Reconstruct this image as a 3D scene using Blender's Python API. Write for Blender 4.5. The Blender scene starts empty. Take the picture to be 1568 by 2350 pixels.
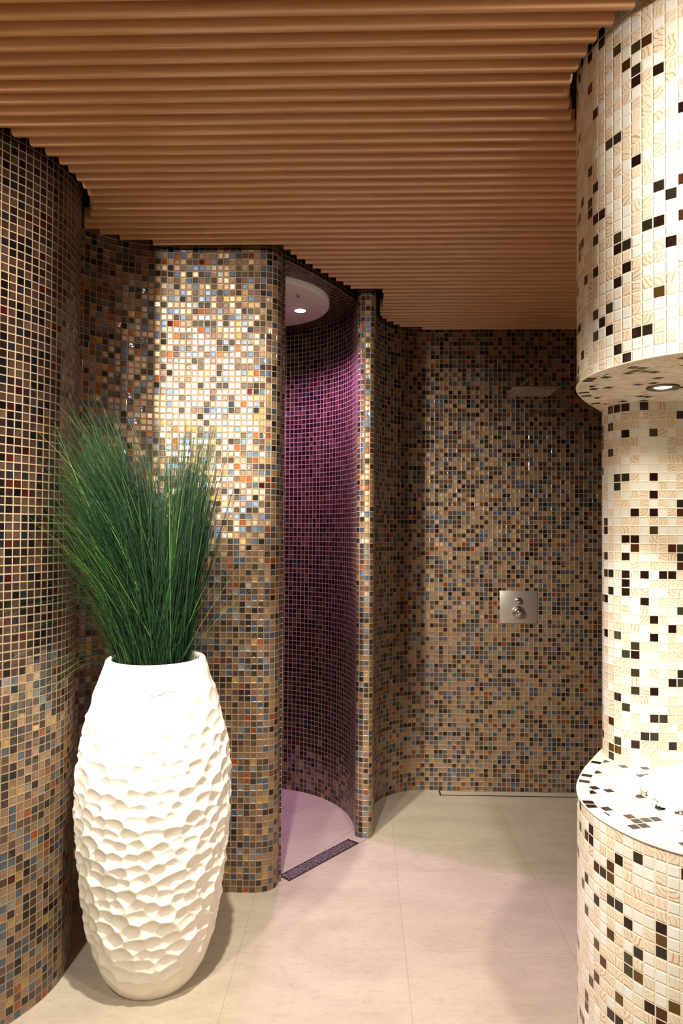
import bpy, bmesh, math, random
import numpy as np
from mathutils import Vector, Matrix
random.seed(7)
RNG = np.random.default_rng(11)
S = bpy.context.scene
COL = S.collection

# ------------------------------------------------------------------ camera
YAW, PITCH, ROLL, CAM_H = 0.03, 0.02, 0.006, 1.45
fw = Vector((-math.sin(YAW)*math.cos(PITCH), math.cos(YAW)*math.cos(PITCH), math.sin(PITCH)))
r0 = fw.cross(Vector((0, 0, 1))).normalized(); u0 = r0.cross(fw)
rt = r0*math.cos(ROLL) + u0*math.sin(ROLL); up = u0*math.cos(ROLL) - r0*math.sin(ROLL)
cd = bpy.data.cameras.new('camera'); cam = bpy.data.objects.new('camera', cd); COL.objects.link(cam)
cam.matrix_world = Matrix(((rt.x, up.x, -fw.x, 0), (rt.y, up.y, -fw.y, 0), (rt.z, up.z, -fw.z, CAM_H), (0, 0, 0, 1)))
cd.sensor_fit = 'VERTICAL'; cd.sensor_height = 36; cd.lens = 24.0
cd.shift_y = 15/2350
cd.clip_start = 0.02
S.camera = cam

# ------------------------------------------------------------------ world, exposure, lamps
W = bpy.data.worlds.new('world'); S.world = W; W.use_nodes = True
W.node_tree.nodes['Background'].inputs[0].default_value = (1, .85, .65, 1)
W.node_tree.nodes['Background'].inputs[1].default_value = 0.01
S.view_settings.view_transform = 'Standard'; S.view_settings.look = 'None'
S.view_settings.exposure = 1.15; S.view_settings.gamma = 1.0
S.view_settings.use_curve_mapping = False
S.cycles.max_bounces = 8; S.cycles.diffuse_bounces = 5; S.cycles.glossy_bounces = 4
S.cycles.use_denoising = True
S.cycles.sample_clamp_indirect = 6.0

def spot(name, loc, power, col, size, blend, rad=0.04, target=None):
    l = bpy.data.lights.new(name, 'SPOT'); l.energy = power; l.color = col
    l.spot_size = math.radians(size); l.spot_blend = blend; l.shadow_soft_size = rad
    o = bpy.data.objects.new(name, l); COL.objects.link(o); o.location = loc
    if target:
        o.rotation_euler = (Vector(target)-Vector(loc)).to_track_quat('-Z', 'Y').to_euler()
    return o
WARM = (1, .95, .86)
spot('downlight_or_fill', (-.30, 1.38, 2.57), 165, WARM, 114, 1.0, .03)
spot('downlight_or_fill', (-1.37, .50, 2.55), 430, WARM, 58, 1.0, .07, (-.71, 2.83, 1.45))
spot('downlight_or_fill', (.80, .30, 2.56), 105, WARM, 86, 1.0, .07, (.66, 1.6, 1.75))  # unseen fill spot, added to brighten the fountain hood
spot('downlight_or_fill', (-1.02, .30, 2.56), 90, WARM, 84, 1.0, .07, (-.92, 2.1, 1.05))  # extra fill, added to light the left wall and the vase

# ------------------------------------------------------------------ helpers
H = 2.6           # underside of the slats
HT = 2.68         # black board above them
P = 0.0254        # mosaic pitch

def link(name, me, mat=None, parent=None):
    o = bpy.data.objects.new(name, me); COL.objects.link(o)
    if mat: me.materials.append(mat)
    if parent: o.parent = parent; o.matrix_parent_inverse = parent.matrix_world.inverted()
    return o
def obj(name, bm, mat=None, parent=None, smooth=True, angle=None):
    me = bpy.data.meshes.new(name); bm.to_mesh(me); bm.free()
    if smooth:
        for p in me.polygons: p.use_smooth = True
        if angle: me.set_sharp_from_angle(angle=math.radians(angle))
    return link(name, me, mat, parent)
def thing(name, label, cat, loc, group=None):
    o = bpy.data.objects.new(name, None); COL.objects.link(o); o.location = loc
    o.empty_display_size = .05
    bpy.context.view_layer.update()
    return tag(o, label, cat, group)
def tag(o, label, cat, group=None):
    o['label'] = label; o['category'] = cat
    if group: o['group'] = group
    return o
def struct(o): o['kind'] = 'structure'; return o

def catmull(pts, n=10):
    pts = [np.array(p, float) for p in pts]
    q = [2*pts[0]-pts[1]] + pts + [2*pts[-1]-pts[-2]]
    out = []
    for i in range(1, len(q)-2):
        a, b, c, d = q[i-1:i+3]
        for t in np.linspace(0, 1, n, endpoint=False):
            out.append(.5*((2*b)+(c-a)*t+(2*a-5*b+4*c-d)*t*t+(3*b-a-3*c+d)*t**3))
    out.append(q[-2]); return out
def arclen(pts):
    s = [0]
    for a, b in zip(pts, pts[1:]): s.append(s[-1]+float(np.hypot(*(b-a))))
    return s
def strip(bm, pts, z0, z1, u0=0.0, flip=False):
    """vertical wall along a plan polyline; UV in mosaic tiles"""
    uv = bm.loops.layers.uv.verify()
    s = arclen(pts); lo = [bm.verts.new((p[0], p[1], z0)) for p in pts]; hi = [bm.verts.new((p[0], p[1], z1)) for p in pts]
    for i in range(len(pts)-1):
        vs = [(lo[i], s[i], z0), (lo[i+1], s[i+1], z0), (hi[i+1], s[i+1], z1), (hi[i], s[i], z1)]
        if flip: vs = vs[::-1]
        f = bm.faces.new([v[0] for v in vs])
        for l, v in zip(f.loops, vs): l[uv].uv = (u0+v[1]/P, v[2]/P)
def cap(bm, pts, z, rot=0.0, down=False):
    uv = bm.loops.layers.uv.verify()
    vs = [bm.verts.new((p[0], p[1], z)) for p in pts]
    f = bm.faces.new(vs); f.normal_update()
    if (f.normal.z > 0) == down: f.normal_flip()
    c, s_ = math.cos(rot), math.sin(rot)
    for l in f.loops:
        x, y = l.vert.co.x, l.vert.co.y
        l[uv].uv = ((x*c+y*s_)/P, (-x*s_+y*c)/P)
    bmesh.ops.triangulate(bm, faces=[f])
def ring(bm, a, b, z, down=False):
    """band of edge tiles between an outline and its inset"""
    uv = bm.loops.layers.uv.verify(); s = arclen(a)
    A = [bm.verts.new((p[0], p[1], z)) for p in a]; B = [bm.verts.new((p[0], p[1], z)) for p in b]
    for i in range(len(a)-1):
        f = bm.faces.new((A[i], A[i+1], B[i+1], B[i])); f.normal_update()
        if (f.normal.z > 0) == down: f.normal_flip()
        m = {A[i]: (s[i]/P, .02), A[i+1]: (s[i+1]/P, .02), B[i+1]: (s[i+1]/P, .98), B[i]: (s[i]/P, .98)}
        for l in f.loops: l[uv].uv = m[l.vert]
def inset(pts, d):
    out = []
    for i, p in enumerate(pts):
        t = pts[min(i+1, len(pts)-1)]-pts[max(i-1, 0)]; t = t/np.hypot(*t)
        out.append(p+d*np.array([-t[1], t[0]]))
    return out
def box(bm, x0, x1, y0, y1, z0, z1):
    m = Matrix.Translation(((x0+x1)/2, (y0+y1)/2, (z0+z1)/2)) @ Matrix.Diagonal((x1-x0, y1-y0, z1-z0, 1))
    return bmesh.ops.create_cube(bm, size=1, matrix=m)['verts']
def bevel(bm, w, seg=2):
    bmesh.ops.bevel(bm, geom=bm.edges[:], offset=w, segments=seg, profile=.5, affect='EDGES', clamp_overlap=True)
def lathe(bm, prof, seg=48, mat=None):
    """surface of revolution about local z through (r, z) points"""
    mat = mat or Matrix()
    rows = []
    for r, z in prof:
        if r < 1e-6: rows.append([bm.verts.new(mat @ Vector((0, 0, z)))])
        else: rows.append([bm.verts.new(mat @ Vector((r*math.cos(2*math.pi*k/seg), r*math.sin(2*math.pi*k/seg), z))) for k in range(seg)])
    for a, b in zip(rows, rows[1:]):
        for k in range(seg):
            k2 = (k+1) % seg
            if len(a) == 1 and len(b) == 1: continue
            if len(a) == 1: bm.faces.new((a[0], b[k2], b[k]))
            elif len(b) == 1: bm.faces.new((a[k], a[k2], b[0]))
            else: bm.faces.new((a[k], a[k2], b[k2], b[k]))
    bmesh.ops.recalc_face_normals(bm, faces=bm.faces[:])
def tube(bm, path, rad, seg=12, ends=True):
    path = [Vector(p) for p in path]; rings = []
    rr = rad if hasattr(rad, '__len__') else [rad]*len(path)
    n0 = None
    for i, p in enumerate(path):
        t = (path[min(i+1, len(path)-1)]-path[max(i-1, 0)]).normalized()
        if n0 is None: n0 = t.orthogonal().normalized()
        n0 = (n0-t*n0.dot(t)).normalized(); b = t.cross(n0)
        rings.append([bm.verts.new(p+rr[i]*(n0*math.cos(2*math.pi*k/seg)+b*math.sin(2*math.pi*k/seg))) for k in range(seg)])
    for a, b in zip(rings, rings[1:]):
        for k in range(seg): bm.faces.new((a[k], a[(k+1) % seg], b[(k+1) % seg], b[k]))
    if ends: bm.faces.new(rings[0][::-1]); bm.faces.new(rings[-1])

# ------------------------------------------------------------------ materials
def lin(r, g, b):
    f = lambda c: (c/255/12.92) if c/255 <= .04045 else ((c/255+.055)/1.055)**2.4
    return (f(r), f(g), f(b), 1)
class NT:
    def __init__(s, name):
        s.m = bpy.data.materials.new(name); s.m.use_nodes = True; s.t = s.m.node_tree
        s.b = s.t.nodes['Principled BSDF']
    def n(s, typ, **kw):
        x = s.t.nodes.new(typ)
        for k, v in kw.items(): setattr(x, k, v)
        return x
    def put(s, sock, v):
        if isinstance(v, bpy.types.NodeSocket): s.t.links.new(v, sock)
        elif v is not None: sock.default_value = v
    def math(s, op, a, b=None, c=None):
        x = s.n('ShaderNodeMath', operation=op)
        for i, v in enumerate((a, b, c)): s.put(x.inputs[i], v)
        return x.outputs[0]
    def vmath(s, op, a, b=None, scale=None):
        x = s.n('ShaderNodeVectorMath', operation=op)
        s.put(x.inputs[0], a)
        if b is not None: s.put(x.inputs[1], b)
        if scale is not None: s.put(x.inputs['Scale'], scale)
        return x.outputs['Value' if op in ('LENGTH', 'DOT_PRODUCT') else 'Vector']
    def ramp(s, fac, stops, interp='CONSTANT'):
        x = s.n('ShaderNodeValToRGB'); r = x.color_ramp; r.interpolation = interp
        while len(r.elements) > 1: r.elements.remove(r.elements[-1])
        for i, (p, c) in enumerate(stops):
            e = r.elements[0] if i == 0 else r.elements.new(p)
            e.position = p; e.color = c
        s.put(x.inputs[0], fac); return x.outputs[0]
    def mix(s, fac, a, b, mode='MIX'):
        x = s.n('ShaderNodeMix', data_type='RGBA', blend_type=mode)
        s.put(x.inputs[0], fac); s.put(x.inputs[6], a); s.put(x.inputs[7], b); return x.outputs[2]
    def mrange(s, v, a, b, c=0., d=1., smooth=False):
        x = s.n('ShaderNodeMapRange', interpolation_type='SMOOTHSTEP' if smooth else 'LINEAR')
        for i, k in enumerate((v, a, b, c, d)): s.put(x.inputs[i], k)
        return x.outputs[0]
    def noise(s, vec, scale, detail=3, rough=.5, dist=0.):
        x = s.n('ShaderNodeTexNoise'); s.put(x.inputs['Vector'], vec)
        x.inputs['Scale'].default_value = scale; x.inputs['Detail'].default_value = detail
        x.inputs['Roughness'].default_value = rough; x.inputs['Distortion'].default_value = dist
        return x
    def bump(s, h, dist, strength=1., normal=None):
        x = s.n('ShaderNodeBump'); s.put(x.inputs['Height'], h)
        x.inputs['Distance'].default_value = dist; x.inputs['Strength'].default_value = strength
        s.put(x.inputs['Normal'], normal); return x.outputs[0]
    def cells(s):
        uv = s.n('ShaderNodeUVMap').outputs[0]
        cell = s.vmath('FLOOR', uv); fr = s.vmath('FRACTION', uv)
        x = s.n('ShaderNodeSeparateXYZ'); s.put(x.inputs[0], fr); fx, fy = x.outputs[0], x.outputs[1]
        ex = s.math('MINIMUM', fx, s.math('SUBTRACT', 1., fx)); ey = s.math('MINIMUM', fy, s.math('SUBTRACT', 1., fy))
        e = s.math('MINIMUM', ex, ey)
        w = s.n('ShaderNodeTexWhiteNoise', noise_dimensions='2D'); s.put(w.inputs['Vector'], cell)
        return uv, cell, fr, e, w.outputs['Value'], w.outputs['Color']

def mosaic_dark(name, b0, b1, z0=2.6, z1=0., jitter=.26):
    """iridescent glass mosaic; share of the pale and coloured tiles runs from b0 above height z0 to b0+b1 below z1"""
    k = NT(name); uv, cell, fr, e, r, rc = k.cells()
    x = k.n('ShaderNodeSeparateColor'); k.put(x.inputs[0], rc); r2, r3, r4 = x.outputs
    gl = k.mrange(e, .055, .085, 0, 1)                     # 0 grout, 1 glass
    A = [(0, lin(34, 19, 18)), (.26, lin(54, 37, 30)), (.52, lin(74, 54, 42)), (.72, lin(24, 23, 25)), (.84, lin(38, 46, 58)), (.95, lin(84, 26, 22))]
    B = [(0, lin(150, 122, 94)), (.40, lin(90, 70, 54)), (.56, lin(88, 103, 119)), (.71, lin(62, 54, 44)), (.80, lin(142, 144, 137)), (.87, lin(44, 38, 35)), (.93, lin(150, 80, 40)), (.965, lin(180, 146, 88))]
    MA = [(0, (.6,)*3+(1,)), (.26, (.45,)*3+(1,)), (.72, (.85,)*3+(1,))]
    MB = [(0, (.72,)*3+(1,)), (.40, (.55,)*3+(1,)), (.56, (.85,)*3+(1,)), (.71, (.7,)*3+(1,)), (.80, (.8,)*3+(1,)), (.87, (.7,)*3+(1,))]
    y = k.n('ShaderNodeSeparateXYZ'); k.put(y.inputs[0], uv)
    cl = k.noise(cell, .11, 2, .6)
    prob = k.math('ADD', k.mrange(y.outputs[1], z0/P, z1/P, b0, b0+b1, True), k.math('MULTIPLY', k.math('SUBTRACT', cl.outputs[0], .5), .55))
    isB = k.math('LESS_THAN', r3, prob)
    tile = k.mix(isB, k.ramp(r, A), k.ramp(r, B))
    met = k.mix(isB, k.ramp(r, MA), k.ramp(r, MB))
    pn = k.noise(k.vmath('ADD', uv, k.vmath('SCALE', rc, scale=37.)), 2.2, 4, .7)
    tile = k.mix(1., tile, k.ramp(pn.outputs[0], [(.25, (.62,)*3+(1,)), (.75, (1.2,)*3+(1,))], 'LINEAR'), 'MULTIPLY')
    k.put(k.b.inputs['Base Color'], k.mix(gl, lin(140, 116, 88), tile))
    k.put(k.b.inputs['Metallic'], k.math('MULTIPLY', gl, met))
    k.put(k.b.inputs['Roughness'], k.mrange(gl, 0, 1, .8, .46))
    k.put(k.b.inputs['Coat Weight'], k.math('MULTIPLY', gl, .6)); k.b.inputs['Coat Roughness'].default_value = .08
    nj = k.vmath('SCALE', k.vmath('SUBTRACT', rc, (.5, .5, .5)), scale=k.math('MULTIPLY', gl, jitter))
    nrm = k.vmath('NORMALIZE', k.vmath('ADD', k.n('ShaderNodeNewGeometry').outputs['Normal'], nj))
    pil = k.mrange(e, .04, .16, 0, 1, True)
    wav = k.noise(k.vmath('ADD', uv, k.vmath('SCALE', rc, scale=91.)), 1.3, 2, .5)
    hgt = k.math('ADD', pil, k.math('MULTIPLY', wav.outputs[0], .35))
    nb_ = k.bump(hgt, .0012, 1., nrm)
    k.put(k.b.inputs['Normal'], nb_); k.put(k.b.inputs['Coat Normal'], nb_)
    return k.m

def mosaic_light(name):
    k = NT(name); uv, cell, fr, e, r, rc = k.cells()
    x = k.n('ShaderNodeSeparateColor'); k.put(x.inputs[0], rc); r2, r3, r4 = x.outputs
    gl = k.mrange(e, .04, .065, 0, 1)
    cl = k.noise(cell, .37, 2, .5).outputs[0]
    dark = k.math('LESS_THAN', r2, k.mrange(cl, .42, .72, .05, .42))
    white = k.math('LESS_THAN', r4, .44)
    ang = k.math('MULTIPLY', r3, 6.28)
    rot = k.n('ShaderNodeVectorRotate', rotation_type='Z_AXIS'); k.put(rot.inputs['Vector'], fr); k.put(rot.inputs['Angle'], ang)
    wv = k.n('ShaderNodeTexWave', wave_type='RINGS', rings_direction='Z'); k.put(wv.inputs['Vector'], k.vmath('ADD', rot.outputs[0], k.vmath('SCALE', rc, scale=2.4)))
    wv.inputs['Scale'].default_value = .8; wv.inputs['Distortion'].default_value = 5.0; wv.inputs['Detail'].default_value = 2.5; wv.inputs['Detail Scale'].default_value = 1.1
    vein = k.ramp(wv.outputs[1], [(0, lin(225, 210, 182)), (.72, lin(228, 213, 186)), (.90, lin(206, 174, 146)), (.98, lin(182, 134, 110))], 'LINEAR')
    cream = k.mix(k.mrange(k.math('FRACT', k.math('MULTIPLY', r4, 7.)), 0, 1, .05, .75), vein, lin(228, 214, 188))
    pale = k.mix(white, cream, k.mix(r3, lin(226, 222, 208), lin(236, 233, 224)))
    dk = k.mix(dark, pale, k.ramp(r3, [(0, lin(46, 28, 23)), (.26, lin(70, 65, 48)), (.48, lin(82, 48, 26)), (.62, lin(52, 46, 37)), (.80, lin(40, 22, 20)), (.93, lin(98, 72, 32))]))
    k.put(k.b.inputs['Base Color'], k.mix(gl, lin(232, 220, 194), dk))
    k.put(k.b.inputs['Metallic'], k.math('MULTIPLY', k.math('MULTIPLY', dark, gl), .35))
    k.put(k.b.inputs['Roughness'], k.mrange(gl, 0, 1, .8, .2))
    nj = k.vmath('SCALE', k.vmath('SUBTRACT', rc, (.5, .5, .5)), scale=k.math('MULTIPLY', gl, .05))
    nrm = k.vmath('NORMALIZE', k.vmath('ADD', k.n('ShaderNodeNewGeometry').outputs['Normal'], nj))
    k.put(k.b.inputs['Normal'], k.bump(k.mrange(e, .03, .12, 0, 1, True), .0008, 1., nrm))
    return k.m

def stone(name):
    k = NT(name); uv, cell, fr, e, r, rc = k.cells()
    co = k.n('ShaderNodeTexCoord').outputs['Object']
    st = k.vmath('MULTIPLY', co, (1., 2.2, 1.))
    a = k.noise(st, 3.2, 6, .62, .6).outputs[0]; b = k.noise(st, 26., 5, .65).outputs[0]; c = k.noise(co, 260., 2, .5).outputs[0]
    col = k.ramp(a, [(.3, lin(168, 155, 136)), (.7, lin(188, 175, 154))], 'LINEAR')
    col = k.mix(k.mrange(b, .52, .70, 0, .45), col, lin(148, 132, 112))
    col = k.mix(k.mrange(c, .35, .7, 0, .42), col, lin(148, 134, 118))
    col = k.mix(1., col, k.mrange(r, 0, 1, .96, 1.04), 'MULTIPLY')
    gr = k.mrange(e, .0010, .0022, 0, 1)
    k.put(k.b.inputs['Base Color'], k.mix(gr, lin(166, 150, 128), col))
    k.put(k.b.inputs['Roughness'], k.mrange(b, .3, .7, .30, .46))
    k.put(k.b.inputs['Normal'], k.bump(k.math('ADD', gr, k.math('MULTIPLY', b, .12)), .0006))
    return k.m

def wood(name):
    k = NT(name); co = k.n('ShaderNodeTexCoord').outputs['Object']
    v = k.vmath('MULTIPLY', co, (1.6, 38., 38.))
    a = k.noise(v, 1.6, 5, .6, .8).outputs[0]; b = k.noise(k.vmath('MULTIPLY', co, (.8, 20., 1.)), 1., 1, .5).outputs[0]
    col = k.ramp(a, [(.25, lin(196, 142, 98)), (.55, lin(224, 172, 124)), (.8, lin(238, 192, 144))], 'LINEAR')
    col = k.mix(k.mrange(b, .35, .65, 0, .35), col, lin(200, 142, 100))
    k.put(k.b.inputs['Base Color'], col)
    k.b.inputs['Roughness'].default_value = .32; k.b.inputs['Coat Weight'].default_value = .6; k.b.inputs['Coat Roughness'].default_value = .16
    k.put(k.b.inputs['Normal'], k.bump(a, .0004))
    return k.m

def simple(name, col, rough=.5, metal=0., bumpd=0., bscale=80., emit=None, es=0., var=.06):
    k = NT(name); co = k.n('ShaderNodeTexCoord').outputs['Object']
    n = k.noise(co, bscale, 3, .6).outputs[0]
    k.put(k.b.inputs['Base Color'], k.mix(1., col, k.mrange(n, .3, .7, 1-var, 1+var), 'MULTIPLY'))
    k.b.inputs['Roughness'].default_value = rough; k.b.inputs['Metallic'].default_value = metal
    if bumpd: k.put(k.b.inputs['Normal'], k.bump(n, bumpd))
    if emit: k.b.inputs['Emission Color'].default_value = emit; k.b.inputs['Emission Strength'].default_value = es
    return k.m

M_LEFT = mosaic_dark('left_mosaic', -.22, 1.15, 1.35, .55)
M_MID = mosaic_dark('curtain_mosaic', .92, .2)
M_ALC = mosaic_dark('alcove_mosaic', -.65, 1.45, .55, .05)
M_BACK = mosaic_dark('shower_mosaic', .84, .25)
M_LIGHT = mosaic_light('cream_mosaic')
M_STONE = stone('beige_stone')
M_WOOD = wood('slat_wood')
M_BLACK = simple('black_board', lin(14, 12, 12), .9)
M_PLASTER = simple('cream_plaster', lin(196, 182, 162), .85, bumpd=.0005)
M_CHROME = simple('chrome', lin(205, 202, 198), .09, 1., var=.02)
M_STEEL = simple('brushed_steel', lin(196, 188, 174), .38, .85, var=.08, bscale=220)
M_DSTEEL = simple('dark_steel', lin(120, 112, 108), .32, 1., var=.05)
M_SLOT = simple('dark_slot', lin(22, 18, 20), .6)
M_VASE = simple('white_ceramic', lin(236, 228, 212), .55, bumpd=.0003, bscale=160, var=.015)
M_INK = simple('brown_ink', lin(120, 92, 62), .7)
M_SOIL = simple('dark_filler', lin(34, 30, 22), .95, bumpd=.004, bscale=60)
M_DISC = simple('pale_plaster_disc', lin(226, 220, 208), .7, bumpd=.0003, bscale=300)
M_PINK = simple('violet_lens', lin(255, 220, 255), .3, emit=(1, .55, 1, 1), es=14)
M_LENS = simple('warm_lens', lin(255, 250, 240), .3, emit=(1, .9, .75, 1), es=14)
def grass_mat():
    k = NT('grass_green')
    a = k.n('ShaderNodeAttribute', attribute_name='tone')
    k.put(k.b.inputs['Base Color'], k.ramp(a.outputs['Fac'], [(0, lin(5, 14, 5)), (.40, lin(13, 35, 13)), (.75, lin(38, 72, 31)), (1, lin(104, 132, 58))], 'LINEAR'))
    k.b.inputs['Roughness'].default_value = .5; k.b.inputs['Specular IOR Level'].default_value = .2
    return k.m
M_GRASS = grass_mat()
def ice_mat():
    k = NT('crushed_ice'); co = k.n('ShaderNodeTexCoord').outputs['Object']
    n = k.noise(co, 60., 3, .6).outputs[0]
    k.put(k.b.inputs['Base Color'], k.ramp(n, [(.3, lin(226, 224, 218)), (.7, lin(250, 250, 246))], 'LINEAR'))
    k.b.inputs['Roughness'].default_value = .3; k.b.inputs['Subsurface Weight'].default_value = .3; k.b.inputs['Subsurface Radius'].default_value = (.01, .01, .01)
    k.b.inputs['IOR'].default_value = 1.31
    return k.m
M_ICE = ice_mat()

# ------------------------------------------------------------------ plan of the room (metres)
A2 = lambda *p: [np.array(q, float) for q in p]
LEFT = catmull(A2((-2.3, 1.05), (-1.75, 1.38), (-1.35, 1.66), (-1.12, 1.87), (-1.043, 1.98), (-1.005, 2.05), (-.98, 2.115), (-.967, 2.185), (-.969, 2.25), (-.985, 2.325), (-1.012, 2.40), (-1.055, 2.462), (-1.105, 2.50)), 8)
MID_A = catmull(A2((-1.13, 2.478), (-1.118, 2.515), (-1.10, 2.552), (-1.074, 2.592), (-1.036, 2.636), (-.99, 2.676), (-.93, 2.712), (-.86, 2.737), (-.77, 2.753), (-.66, 2.757), (-.54, 2.757), (-.44, 2.757), (-.392, 2.764), (-.358, 2.785), (-.34, 2.818), (-.336, 2.852)), 8)
AC, AR = np.array([-.575, 3.34]), .545
def arc(a0, a1, n): return [AC+AR*np.array([math.cos(math.radians(a)), math.sin(math.radians(a))]) for a in np.linspace(a0, a1, n)]
ALC = arc(-63, -356.5, 160)
POST = catmull(A2(ALC[-1], (-.024, 3.296), (-.006, 3.274), (.016, 3.264), (.039, 3.266), (.056, 3.285), (.064, 3.325), (.0635, 3.38)), 6)
BACK = catmull(A2((.0635, 3.38), (.060, 3.46), (.060, 3.56), (.066, 3.63), (.084, 3.70), (.122, 3.765), (.168, 3.812), (.226, 3.852), (.29, 3.878), (.352, 3.887)), 8) + A2((.6, 3.887), (1.0, 3.887), (1.5, 3.887), (1.95, 3.887))
NICHE = catmull(A2((1.94, .74), (1.55, .92), (1.15, 1.13), (.85, 1.31), (.673, 1.437), (.638, 1.465), (.605, 1.502), (.576, 1.553), (.555, 1.608), (.545, 1.665), (.545, 1.715), (.553, 1.77), (.571, 1.83), (.599, 1.893), (.635, 1.962), (.676, 2.028), (.74, 2.13), (.9, 2.37), (1.15, 2.72), (1.55, 3.26), (1.94, 3.78)), 8)
SHAFT = catmull(A2((.74, 2.126), (.727, 2.085), (.73, 2.045), (.746, 2.008), (.776, 1.982), (.83, 1.970), (.95, 1.970), (1.15, 1.970), (1.55, 1.970), (1.94, 1.970)), 8)

# ------------------------------------------------------------------ walls
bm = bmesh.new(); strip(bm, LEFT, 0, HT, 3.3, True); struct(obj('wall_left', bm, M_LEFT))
bm = bmesh.new(); strip(bm, MID_A, 0, HT, 40.2, True); w = struct(obj('wall_middle', bm, M_MID))
bm = bmesh.new(); strip(bm, ALC, 0, HT, 200.0, True); struct(obj('wall_alcove', bm, M_ALC))
bm = bmesh.new(); strip(bm, POST, 0, HT, 500.0, True); struct(obj('wall_post', bm, M_MID))
bm = bmesh.new(); strip(bm, BACK, 0, HT, 700.4, True); struct(obj('wall_back', bm, M_BACK))
bm = bmesh.new(); strip(bm, A2((1.95, 3.887), (1.95, -2.2)), 0, HT, 0, True); struct(obj('wall_right', bm, M_PLASTER))
bm = bmesh.new(); strip(bm, A2((1.95, -2.2), (-2.3, -2.2)), 0, HT, 0, True); struct(obj('wall_front', bm, M_PLASTER))
bm = bmesh.new(); strip(bm, A2((-2.3, -2.2), (-2.3, 1.05)), 0, HT, 0, True); struct(obj('wall_side', bm, M_PLASTER))

# floor, with its 57 cm slabs; the alcove has slabs laid square to its drain
bm = bmesh.new(); uv = bm.loops.layers.uv.verify()
f = bm.faces.new([bm.verts.new(v) for v in ((-2.3, -2.2, 0), (1.95, -2.2, 0), (1.95, 3.9, 0), (-2.3, 3.9, 0))])
for l in f.loops: l[uv].uv = ((l.vert.co.x-.158)/.576, (l.vert.co.y-2.409)/.559)
struct(obj('floor', bm, M_STONE))
DR = np.array([-.297, 2.851]); DD = np.array([.285, .356]); DD /= np.hypot(*DD); DN = np.array([-DD[1], DD[0]])
bm = bmesh.new(); uv = bm.loops.layers.uv.verify()
pts = [p for p in ALC if np.dot(p-DR, DN) > 0]
f = bm.faces.new([bm.verts.new((p[0], p[1], .0012)) for p in pts]); f.normal_update()
if f.normal.z < 0: f.normal_flip()
for l in f.loops:
    q = np.array(l.vert.co[:2])-np.array([-.198, 3.726])
    l[uv].uv = (.5+np.dot(q, DD)/2.2, np.dot(q, DN)/2.2+3)
struct(obj('alcove_floor', bm, M_STONE))
bm = bmesh.new()
tube(bm, [(DR[0]-DD[0]*.05, DR[1]-DD[1]*.05, .0006), (DR[0]+DD[0]*.52, DR[1]+DD[1]*.52, .0006)], .0012, 6)
struct(obj('trim_1', bm, simple('grout_line', lin(150, 132, 112), .8)))

# ------------------------------------------------------------------ ceiling: black board and timber slats cut to the walls
bm = bmesh.new()
f = bm.faces.new([bm.verts.new(v) for v in ((-2.3, -2.2, HT), (-2.3, 3.9, HT), (1.95, 3.9, HT), (1.95, -2.2, HT))])
ceiling = struct(obj('ceiling', bm, M_BLACK))
ROOM = LEFT + MID_A + POST[2:] + BACK + A2((1.95, -2.2), (-2.3, -2.2))
ra = np.array(ROOM); rb = np.roll(ra, -1, 0)
NP = np.array(NICHE); nb = np.roll(NP, -1, 0)
def inside(q, a, b):
    c = np.zeros(len(q), bool)
    for p0, p1 in zip(a, b):
        m = (p0[1] > q[:, 1]) != (p1[1] > q[:, 1])
        if p0[1] == p1[1]: continue
        c ^= m & (q[:, 0] < (p1[0]-p0[0])*(q[:, 1]-p0[1])/(p1[1]-p0[1])+p0[0])
    return c
def dist(q, a, b):
    d = np.full(len(q), 9.)
    for p0, p1 in zip(a, b):
        v = p1-p0; t = np.clip(((q-p0)@v)/(v@v+1e-12), 0, 1)
        d = np.minimum(d, np.hypot(*(q-p0-t[:, None]*v).T))
    return d
bm = bmesh.new()
SP, SW, SH = .0505, .031, .05
prof = [(-SW/2, SH), (-SW/2, .024)] + [(-SW/2+.0145*(1-math.cos(a)), .024*(1-math.sin(a))) for a in (.2, .45, .7, .95, 1.15, 1.35, 1.5)] + [(-SW/2+.0155, 0), (SW/2-.0015, .0036), (SW/2, .0065), (SW/2, SH)]
xs = np.arange(-2.28, 1.94, .004)
for k in range(-95, 23):
    yc = 2.764+k*SP-SW/2
    if yc < -2.1: continue
    ok = np.ones(len(xs), bool)
    for yy in (yc-SW/2, yc+SW/2):
        q = np.c_[xs, np.full(len(xs), yy)]
        ok &= inside(q, ra, rb) & (dist(q, ra, rb) > np.where((xs > -.37) & (xs < .1) & (yy < 3.45), .038, .010 if yy > 3.8 else .026)) & ~inside(q, NP, nb) & (dist(q, NP, nb) > .014)
    i = 0
    while i < len(xs):
        if not ok[i]: i += 1; continue
        j = i
        while j+1 < len(xs) and ok[j+1]: j += 1
        if xs[j]-xs[i] > .03:
            dz = random.uniform(-.0008, .0008)
            L = [bm.verts.new((xs[i], yc+py, H+pz+dz)) for py, pz in prof]; R = [bm.verts.new((xs[j], yc+py, H+pz+dz)) for py, pz in prof]
            for a in range(len(prof)-1): bm.faces.new((L[a], L[a+1], R[a+1], R[a]))
            bm.faces.new(L); bm.faces.new(R[::-1])
        i = j+1
bmesh.ops.recalc_face_normals(bm, faces=bm.faces[:])
obj('slat_cladding', bm, M_WOOD, ceiling, True, 50)

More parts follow.
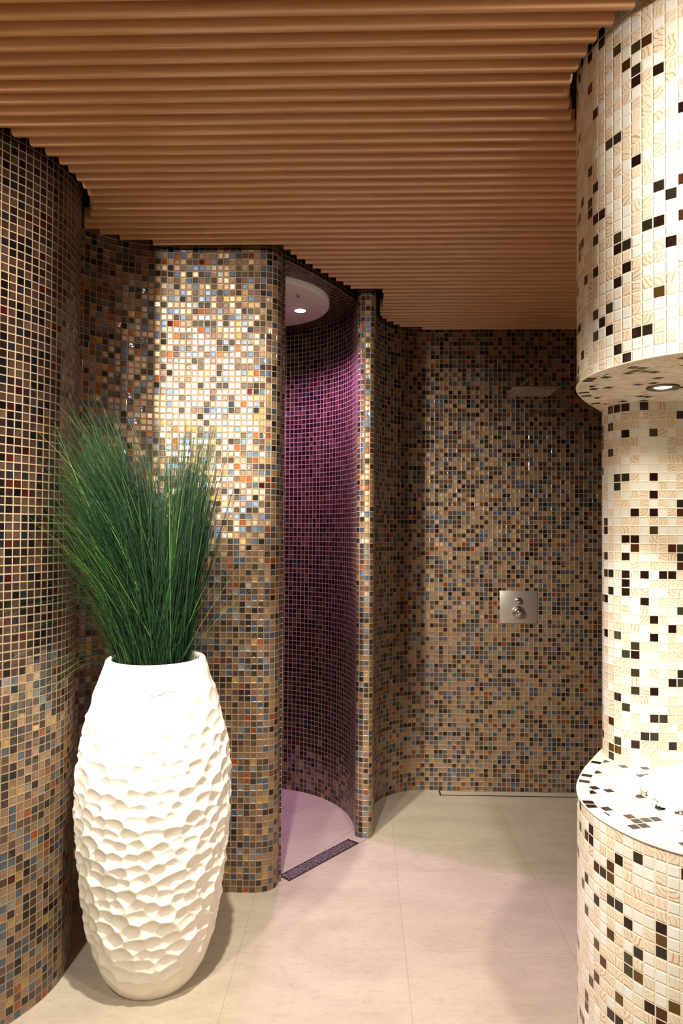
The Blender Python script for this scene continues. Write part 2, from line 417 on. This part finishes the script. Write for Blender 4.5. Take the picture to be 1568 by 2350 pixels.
# alcove soffit and the lintel above its opening
bm = bmesh.new()
LA, LB = ALC[0], ALC[-1]
cap(bm, ALC, H, math.atan2(LB[1]-LA[1], LB[0]-LA[0]), True)
strip(bm, [LA*(1-t)+LB*t+np.array([.8, -.6])*(.02*math.sin(math.pi*t)) for t in np.linspace(0, 1, 12)], H, HT, 0, False)
cap(bm, [LA*(1-t)+LB*t+np.array([.8, -.6])*(.02*math.sin(math.pi*t)) for t in np.linspace(0, 1, 12)], H, .95, True)
struct(obj('alcove_ceiling', bm, M_ALC, None, False))

# ------------------------------------------------------------------ ice fountain niche on the right
fo = thing('ice_fountain', 'tall cream and brown mosaic niche column with ice ledge at the right edge', 'ice fountain', (.95, 1.85, 0))
ZL, ZS = .79, 1.83
IN = inset(NICHE, -.030)
def mass(name, z0, z1, capz, down):
    bm = bmesh.new(); strip(bm, NICHE, z0, z1, 5.4, True)
    ring(bm, NICHE, IN, capz, down); cap(bm, IN, capz, math.radians(15), down)
    return obj(name, bm, M_LIGHT, fo, True, 40)
mass('hood', ZS, HT, ZS, True)
mass('ledge_base', 0, ZL, ZL, False)
bm = bmesh.new(); strip(bm, SHAFT, ZL, ZS, .8, True); obj('column_shaft', bm, M_LIGHT, fo, True, 40)
# rounded grout nosing along both rims
M_NOSE = simple('cream_grout', lin(226, 212, 182), .6)
for z in (ZL, ZS):
    bm = bmesh.new(); tube(bm, [(p[0], p[1], z) for p in NICHE[8:-8]], .0022, 6)
    obj('rim_nosing', bm, M_NOSE, fo)

# recessed spot under the hood
sp = thing('recessed_spotlight', 'small lit round spotlight recessed under the cream mosaic hood', 'spotlight', (.775, 1.78, ZS))
bm = bmesh.new(); lathe(bm, [(.040, .004), (.040, -.003), (.036, -.005), (.026, -.004), (.022, .004)], 40, Matrix.Translation((.775, 1.78, ZS)))
obj('trim_ring', bm, M_DSTEEL, sp)
bm = bmesh.new(); lathe(bm, [(0, -.001), (.022, -.001), (.022, .003)], 32, Matrix.Translation((.775, 1.78, ZS)))
obj('lens', bm, M_LENS, sp)
spot('niche_lamp', (.775, 1.78, ZS-.012), 2.5, (1, .9, .75), 125, .9, .02)
spot('niche_lamp', (1.02, 1.78, ZS-.012), 2.5, (1, .9, .75), 125, .9, .02)

# crushed ice heap on the ledge
bm = bmesh.new(); IC = np.array([.93, 1.735])
def ih(x, y):
    d = math.hypot((x-IC[0])/.228, (y-IC[1])/.168); return .075*max(0, 1-d*d)**.8
for i in range(1900):
    a = random.random()*2*math.pi; q = math.sqrt(random.random())*(1.0 if i < 1740 else 1.22)
    x, y = IC[0]+.228*q*math.cos(a), IC[1]+.168*q*math.sin(a)
    s_ = random.uniform(.006, .014) if q < .95 else random.uniform(.003, .007)
    z = ZL+ih(x, y)*random.uniform(.75, 1.02)+s_*.4
    rv = bmesh.ops.create_icosphere(bm, subdivisions=1, radius=s_, matrix=Matrix.Translation((x, y, z)))['verts']
    for v in rv: v.co += Vector((random.uniform(-1, 1), random.uniform(-1, 1), random.uniform(-1, 1)))*s_*.32
o = obj('crushed_ice', bm, M_ICE, None, False)
o['kind'] = 'stuff'; tag(o, 'heap of crushed white ice on the cream mosaic ledge', 'ice')

# ------------------------------------------------------------------ ceiling disc of the round alcove
DC, DRAD, ZD = (-.522, 3.352), .355, 2.570
di = thing('ceiling_disc', 'round pale disc with violet light under the dark tiled alcove soffit', 'ceiling light', (DC[0], DC[1], H))
bm = bmesh.new(); lathe(bm, [(0, ZD), (DRAD-.006, ZD), (DRAD-.002, ZD+.002), (DRAD, ZD+.006), (DRAD, H)], 96, Matrix.Translation((DC[0], DC[1], 0)))
obj('disc_panel', bm, M_DISC, di, True, 40)
LX, LY = -.318, 3.424
bm = bmesh.new(); lathe(bm, [(.036, ZD), (.035, ZD-.002), (.029, ZD-.002), (.028, ZD)], 40, Matrix.Translation((LX, LY, 0))); obj('lamp_ring', bm, M_STEEL, di)
bm = bmesh.new(); lathe(bm, [(0, ZD-.0025), (.029, ZD-.0015), (.029, ZD)], 32, Matrix.Translation((LX, LY, 0))); obj('lamp_lens', bm, M_PINK, di)
bm = bmesh.new(); lathe(bm, [(.009, ZD), (.009, ZD-.004), (.0065, ZD-.005), (.006, ZD-.015), (.004, ZD-.017), (0, ZD-.017)], 20, Matrix.Translation((-.305, 3.188, 0))); obj('spray_nozzle', bm, M_CHROME, di)
spot('violet_lamp', (LX, LY, ZD-.02), 58, (.80, .31, .95), 136, 1.0, .03, (-.68, 3.32, 0))

# ------------------------------------------------------------------ rain shower on the back wall
YW = 3.887
rs = thing('rain_shower_head', 'flat square chrome rain shower head on bent arm high on the back wall', 'shower head', (.87, YW, 2.26))
bm = bmesh.new(); box(bm, .757, .982, 3.40, 3.622, 2.170, 2.180); bevel(bm, .003); obj('shower_plate', bm, M_CHROME, rs, True, 40)
bm = bmesh.new()
for i in range(13):
    for j in range(13):
        bmesh.ops.create_cone(bm, cap_ends=True, segments=8, radius1=.0022, radius2=.0034, depth=.004, matrix=Matrix.Translation((.775+i*.189/12, 3.418+j*.186/12, 2.1685)))
obj('spray_nozzles', bm, simple('pale_rubber', lin(196, 182, 164), .6), rs)
bm = bmesh.new()
path = [(.87, YW-.004, 2.258), (.87, 3.56, 2.258)] + [(.87, 3.56-.05*math.sin(a), 2.208+.05*math.cos(a)) for a in (.3, .6, .9, 1.2, 1.5708)] + [(.87, 3.51, 2.198)]
tube(bm, path, .011, 20); obj('shower_arm', bm, M_CHROME, rs)
bm = bmesh.new(); lathe(bm, [(0, 2.18), (.02, 2.18), (.021, 2.186), (.0165, 2.196), (.014, 2.206), (0, 2.206)], 32, Matrix.Translation((.87, 3.51, 0))); obj('swivel_joint', bm, M_CHROME, rs)
bm = bmesh.new(); box(bm, .84, .90, 3.872, YW-.001, 2.228, 2.288); bevel(bm, .003); obj('wall_rosette', bm, M_CHROME, rs, True, 40)

# ------------------------------------------------------------------ shower control plate
ct = thing('shower_control', 'square brushed steel shower control plate on the back wall', 'shower control', (.884, YW, 1.035))
FY = Matrix.Rotation(math.radians(90), 4, 'X')            # local z -> -y
bm = bmesh.new(); box(bm, .779, .989, YW-.008, YW, .943, 1.126); bevel(bm, .0015); obj('cover_plate', bm, M_STEEL, ct, True, 40)
def at(x, z): return Matrix.Translation((x, YW-.008, z)) @ FY
bm = bmesh.new(); lathe(bm, [(.0205, 0), (.0205, .004), (.0185, .006), (.0175, .012), (.0165, .018), (.014, .0205), (0, .0215)], 40, at(.884, 1.071)); obj('push_button', bm, M_CHROME, ct, True, 50)
bm = bmesh.new(); lathe(bm, [(.036, 0), (.036, .006), (.034, .010), (.031, .014), (.0265, .030), (.0255, .034), (.018, .036), (.0172, .036), (.0165, .046), (.014, .049), (0, .05)], 48, at(.883, 1.006)); kn = obj('mixer_knob', bm, M_CHROME, ct, True, 50)
bm = bmesh.new(); v = box(bm, -.0008, .0008, -.008, .008, .0495, .0508); bmesh.ops.transform(bm, matrix=at(.883, 1.006) @ Matrix.Rotation(math.radians(-65), 4, 'Z'), verts=v); obj('pointer_mark', bm, simple('pale_mark', lin(225, 222, 215), .5), kn, False)

# ------------------------------------------------------------------ alcove drain
dr = thing('floor_drain', 'narrow perforated steel drain across the alcove opening', 'drain', (-.175, 3.052, 0))
MD = Matrix.Translation((-.175, 3.052, 0)) @ Matrix.Rotation(math.atan2(DD[1], DD[0]), 4, 'Z')
DL, DWD = .456/2, .063/2
bm = bmesh.new()
for b in ((-DL, DL, -DWD, -DWD+.004), (-DL, DL, DWD-.004, DWD), (-DL, -DL+.004, -DWD, DWD), (DL-.004, DL, -DWD, DWD)):
    bmesh.ops.transform(bm, matrix=MD, verts=box(bm, *b, 0.0, .004))
obj('drain_frame', bm, M_DSTEEL, dr, False)
bm = bmesh.new(); bmesh.ops.transform(bm, matrix=MD, verts=box(bm, -DL+.004, DL-.004, -DWD+.004, DWD-.004, .0003, .0018)); obj('drain_channel', bm, M_SLOT, dr, False)
bm = bmesh.new()
nx, ny = 46, 6
for i in range(nx):                                        # pebble-pattern grate: irregular rings left between the holes
    for j in range(ny):
        cx = -DL+.009+(i+.5*(j % 2))*(2*DL-.018)/nx+random.uniform(-.003, .003); cy = -DWD+.0075+j*(2*DWD-.015)/(ny-1)+random.uniform(-.002, .002)
        r_ = random.uniform(.0046, .0060)
        ringv = [[], []]
        for q in range(10):
            a = q*2*math.pi/10; rr = r_*random.uniform(.88, 1.12)
            ringv[0].append(bm.verts.new(MD @ Vector((cx+rr*math.cos(a), cy+rr*math.sin(a), .0032))))
            ringv[1].append(bm.verts.new(MD @ Vector((cx+rr*.5*math.cos(a), cy+rr*.5*math.sin(a), .0026))))
        for q in range(10): bm.faces.new((ringv[0][q], ringv[0][(q+1) % 10], ringv[1][(q+1) % 10], ringv[1][q]))
obj('drain_grate', bm, M_STEEL, dr, False)

# tiled channel drain along the back wall
d2 = thing('channel_drain', 'long stone-topped channel drain along the foot of the back wall', 'drain', (1.1, 3.84, 0))
bm = bmesh.new()
for b in ((.438, 1.9, 3.815, 3.820), (.438, 1.9, 3.874, 3.880), (.438, .446, 3.815, 3.880)): box(bm, *b, 0, .003)
obj('channel_frame', bm, M_SLOT, d2, False)
bm = bmesh.new(); box(bm, .446, 1.9, 3.820, 3.874, 0, .0035); uv = bm.loops.layers.uv.verify()
for f in bm.faces:
    for l in f.loops: l[uv].uv = (.3+l.vert.co.x*.1, .5+l.vert.co.y*.02)
obj('channel_cover', bm, M_STONE, d2, False)

# ------------------------------------------------------------------ vase
VX, VY, VH = -.677, 2.245, 1.035
PR = np.array([(0, .128), (.012, .140), (.05, .162), (.116, .187), (.18, .2035), (.26, .2175), (.35, .230), (.46, .2405), (.58, .2455), (.68, .2430), (.76, .2335), (.845, .2160), (.92, .194), (.97, .177), (1.005, .166), (VH, .158)])
def vr(z):
    return np.interp(z, PR[:, 0], PR[:, 1])
zf = np.linspace(0, VH, 400); rs_ = np.interp(zf, PR[:, 0], PR[:, 1])
ker = np.ones(15)/15; rsm = np.convolve(np.pad(rs_, 7, mode='reflect', reflect_type='odd'), ker, 'valid')
def vr(z): return np.interp(z, zf, rsm)
NTH, NZ = 560, 400
seeds = []
zz = .02
row = 0
while zz < VH-.03:
    size = np.interp(zz, [0, .1, .5, .8, .93, VH], [.060, .056, .048, .056, .075, .085])
    n = max(10, int(round(2*math.pi*vr(zz)/(size*1.12))))
    for i in range(n):
        seeds.append((2*math.pi*(i+.5*(row % 2)+RNG.uniform(-.33, .33))/n, zz+RNG.uniform(-.3, .3)*size*.75, size, RNG.uniform(0, .0016)))
    zz += size*.72; row += 1
sd = np.array(seeds)
th = np.linspace(0, 2*math.pi, NTH, endpoint=False); zs = np.linspace(0, VH-.012, NZ)
TH, ZZ = np.meshgrid(th, zs)
hmin = np.full(TH.shape, 9.)
for t0, z0, sz, off in sd:
    b0, b1 = np.searchsorted(zs, (z0-.10, z0+.10))
    dt = np.abs((TH[b0:b1]-t0+math.pi) % (2*math.pi)-math.pi)
    dx = dt*vr(ZZ[b0:b1]); dz = (ZZ[b0:b1]-z0)*1.25
    hmin[b0:b1] = np.minimum(hmin[b0:b1], (dx*dx+dz*dz)*7.6*(.05/sz)+off)
amp = np.interp(zs, [0, .03, .09, .2, .7, .86, .93, .985, VH-.012], [0, .22, .6, 1.2, 1.25, 1.1, .75, .42, .0])
RR = vr(ZZ)+(np.minimum(hmin, .012)-.006)*amp[:, None]
vs, fs = [], []
for i in range(NZ):
    for j in range(NTH): vs.append((RR[i, j]*math.cos(th[j]), RR[i, j]*math.sin(th[j]), zs[i]))
def addrow(r, z):
    for j in range(NTH): vs.append((r*math.cos(th[j]), r*math.sin(th[j]), z))
rt_ = float(vr(VH-.012)); rows = NZ
for r, z in ((rt_-.002, VH-.005), (rt_-.006, VH-.001), (rt_-.012, VH), (rt_-.018, VH-.001), (rt_-.022, VH-.005), (rt_-.024, VH-.012), (rt_-.022, VH-.10), (rt_-.01, VH-.20)):
    addrow(r, z); rows += 1
for i in range(rows-1):
    for j in range(NTH):
        j2 = (j+1) % NTH; fs.append((i*NTH+j, i*NTH+j2, (i+1)*NTH+j2, (i+1)*NTH+j))
fs.append(tuple(range(NTH-1, -1, -1)))
va = thing('floor_vase', 'tall white hammered ceramic vase holding green grass beside the dark mosaic wall', 'vase', (VX, VY, 0))
me = bpy.data.meshes.new('vase_body'); me.from_pydata([(x+VX, y+VY, z) for x, y, z in vs], [], fs); me.update()
for p in me.polygons: p.use_smooth = True
link('vase_body', me, M_VASE, va)
bm = bmesh.new(); lathe(bm, [(0, VH-.07), (rt_-.023, VH-.075)], 48, Matrix.Translation((VX, VY, 0))); obj('vase_filler', bm, M_SOIL, va)
# handwritten signature scratched on the front
sig = [[(330, 630), (345, 595), (375, 560), (420, 530), (470, 512), (512, 505)],
       [(350, 655), (385, 648), (425, 640)], [(395, 592), (440, 582), (480, 570), (455, 580), (490, 590), (515, 604), (550, 588), (575, 560), (595, 540), (580, 575)],
       [(612, 562), (640, 535), (668, 528), (650, 545), (690, 550), (720, 530), (745, 528), (735, 545), (770, 528), (800, 500), (828, 492), (815, 512), (850, 505), (872, 482), (905, 472)],
       [(950, 462), (970, 488), (990, 470), (1015, 455)], [(1035, 488), (1055, 462), (1085, 438), (1110, 432), (1105, 458)], [(1130, 478), (1165, 476), (1200, 462), (1240, 440)], [(402, 705), (385, 745), (378, 785)]]
bm = bmesh.new()
def onv(px, py):
    x = 320+px/14.25; y = 1560+py/14.25
    dx = (x-374)*.00133; z = .947-(y-1600)*.00133
    r = float(vr(z)); a = math.atan2(-.166, .069)+dx/r
    i = int(np.argmin(np.abs(zs-z))); j = int(round((a % (2*math.pi))/(2*math.pi)*NTH)) % NTH
    r = RR[i, j]+.0004
    return (VX+r*math.cos(a), VY+r*math.sin(a), z)
for s_ in sig:
    pp = catmull([np.array(q, float) for q in s_], 4)
    tube(bm, [onv(*q) for q in pp], [.0011*(.55+.45*math.sin(math.pi*i/(len(pp)-1))) for i in range(len(pp))], 5)
obj('signature', bm, M_INK, va)

# ------------------------------------------------------------------ ornamental grass standing in the vase
verts, faces, tone = [], [], []
def blade(root, ctrl, tip, wd, tn, n=12):
    root, ctrl, tip = map(np.array, (root, ctrl, tip)); base = len(verts)
    side = RNG.uniform(0, math.pi)
    sv = np.array([math.cos(side), .45*math.sin(side), 0.])
    for i in range(n+1):
        t = i/n; p = (1-t)**2*root+2*t*(1-t)*ctrl+t*t*tip
        w_ = wd*(1-t**2.2)*.5+.0002
        verts.extend([tuple(p-sv*w_), tuple(p+np.array([0, .25*w_, 0])), tuple(p+sv*w_)]); tone.extend([tn*(.75+.25*t)]*3)
        if i:
            b = base+3*(i-1)
            faces.extend([(b, b+1, b+4, b+3), (b+1, b+2, b+5, b+4)])
lf = np.array(LEFT+MID_A); la, lb = lf[:-1], lf[1:]
def clear(x, y):
    q = np.array([[x, y]]); return inside(q, ra, rb)[0] and dist(q, ra, rb)[0] > .012
def make(n, off, slope, sdx, tipy, tipz, rootx, bulge, lean, tones, wid=(.0017, .0029)):
    made = 0; tries = 0
    while made < n and tries < n*30:
        tries += 1
        a = RNG.uniform(0, 2*math.pi); q = .108*math.sqrt(RNG.uniform())
        rx, ry = q*math.cos(a)-.012, q*math.sin(a)
        if not (rootx[0] <= rx <= rootx[1]): continue
        root = np.array([VX+rx, VY+ry, VH-.085])
        tip = np.array([VX+off+slope*rx+RNG.normal(0, sdx), RNG.normal(tipy[0], tipy[1])+.4*ry, RNG.normal(*tipz)])
        if tip[2] > 1.90 or tip[1] > 2.7 or not clear(tip[0], tip[1]): continue
        L = np.linalg.norm(tip-root)
        hz = tip-root; hz[2] = 0
        ctrl = root+np.array([0, 0, 1.])*L*RNG.uniform(*bulge)+hz*RNG.uniform(lean-.1, lean+.15)
        m_ = .25*root+.5*ctrl+.25*tip
        if not clear(m_[0], m_[1]): continue
        blade(root, ctrl, tip, RNG.uniform(*wid), float(np.clip(RNG.normal(tones[0], tones[1]*1.5), 0, 1))); made += 1
make(1350, -.205, .90, .05, (2.17, .09), (1.66, .11), (-.12, .065), (.50, .68), .12, (.36, .17))   # sweep to the left
make(420, -.215, .7, .05, (2.05, .09), (1.50, .11), (-.12, .02), (.50, .66), .18, (.45, .2))
make(800, .075, 1.25, .035, (2.27, .08), (1.68, .10), (.0, .12), (.48, .60), .40, (.34, .17))       # upright tuft on the right
make(650, -.055, .9, .06, (2.25, .10), (1.62, .11), (-.08, .08), (.45, .60), .30, (.30, .15))
make(110, -.08, 1.2, .13, (2.14, .10), (1.45, .14), (-.08, .12), (.45, .6), .40, (.6, .2))
make(52, -.33, .6, .06, (1.87, .07), (1.36, .14), (-.12, .04), (.50, .72), .20, (.74, .15), (.0022, .0034))          # strays over the left wall
make(11, -.30, .5, .05, (1.95, .07), (1.00, .08), (-.12, -.03), (.45, .62), .40, (.85, .1))
make(9, .26, .6, .04, (2.32, .08), (1.40, .18), (.02, .12), (.45, .6), .35, (.4, .15))
me = bpy.data.meshes.new('ornamental_grass'); me.from_pydata(verts, [], faces); me.update()
at_ = me.attributes.new('tone', 'FLOAT', 'POINT'); at_.data.foreach_set('value', np.array(tone, np.float32))
for p in me.polygons: p.use_smooth = True
tag(link('ornamental_grass', me, M_GRASS), 'dense tuft of long thin green grass blades sprouting from the white vase', 'grass plant')
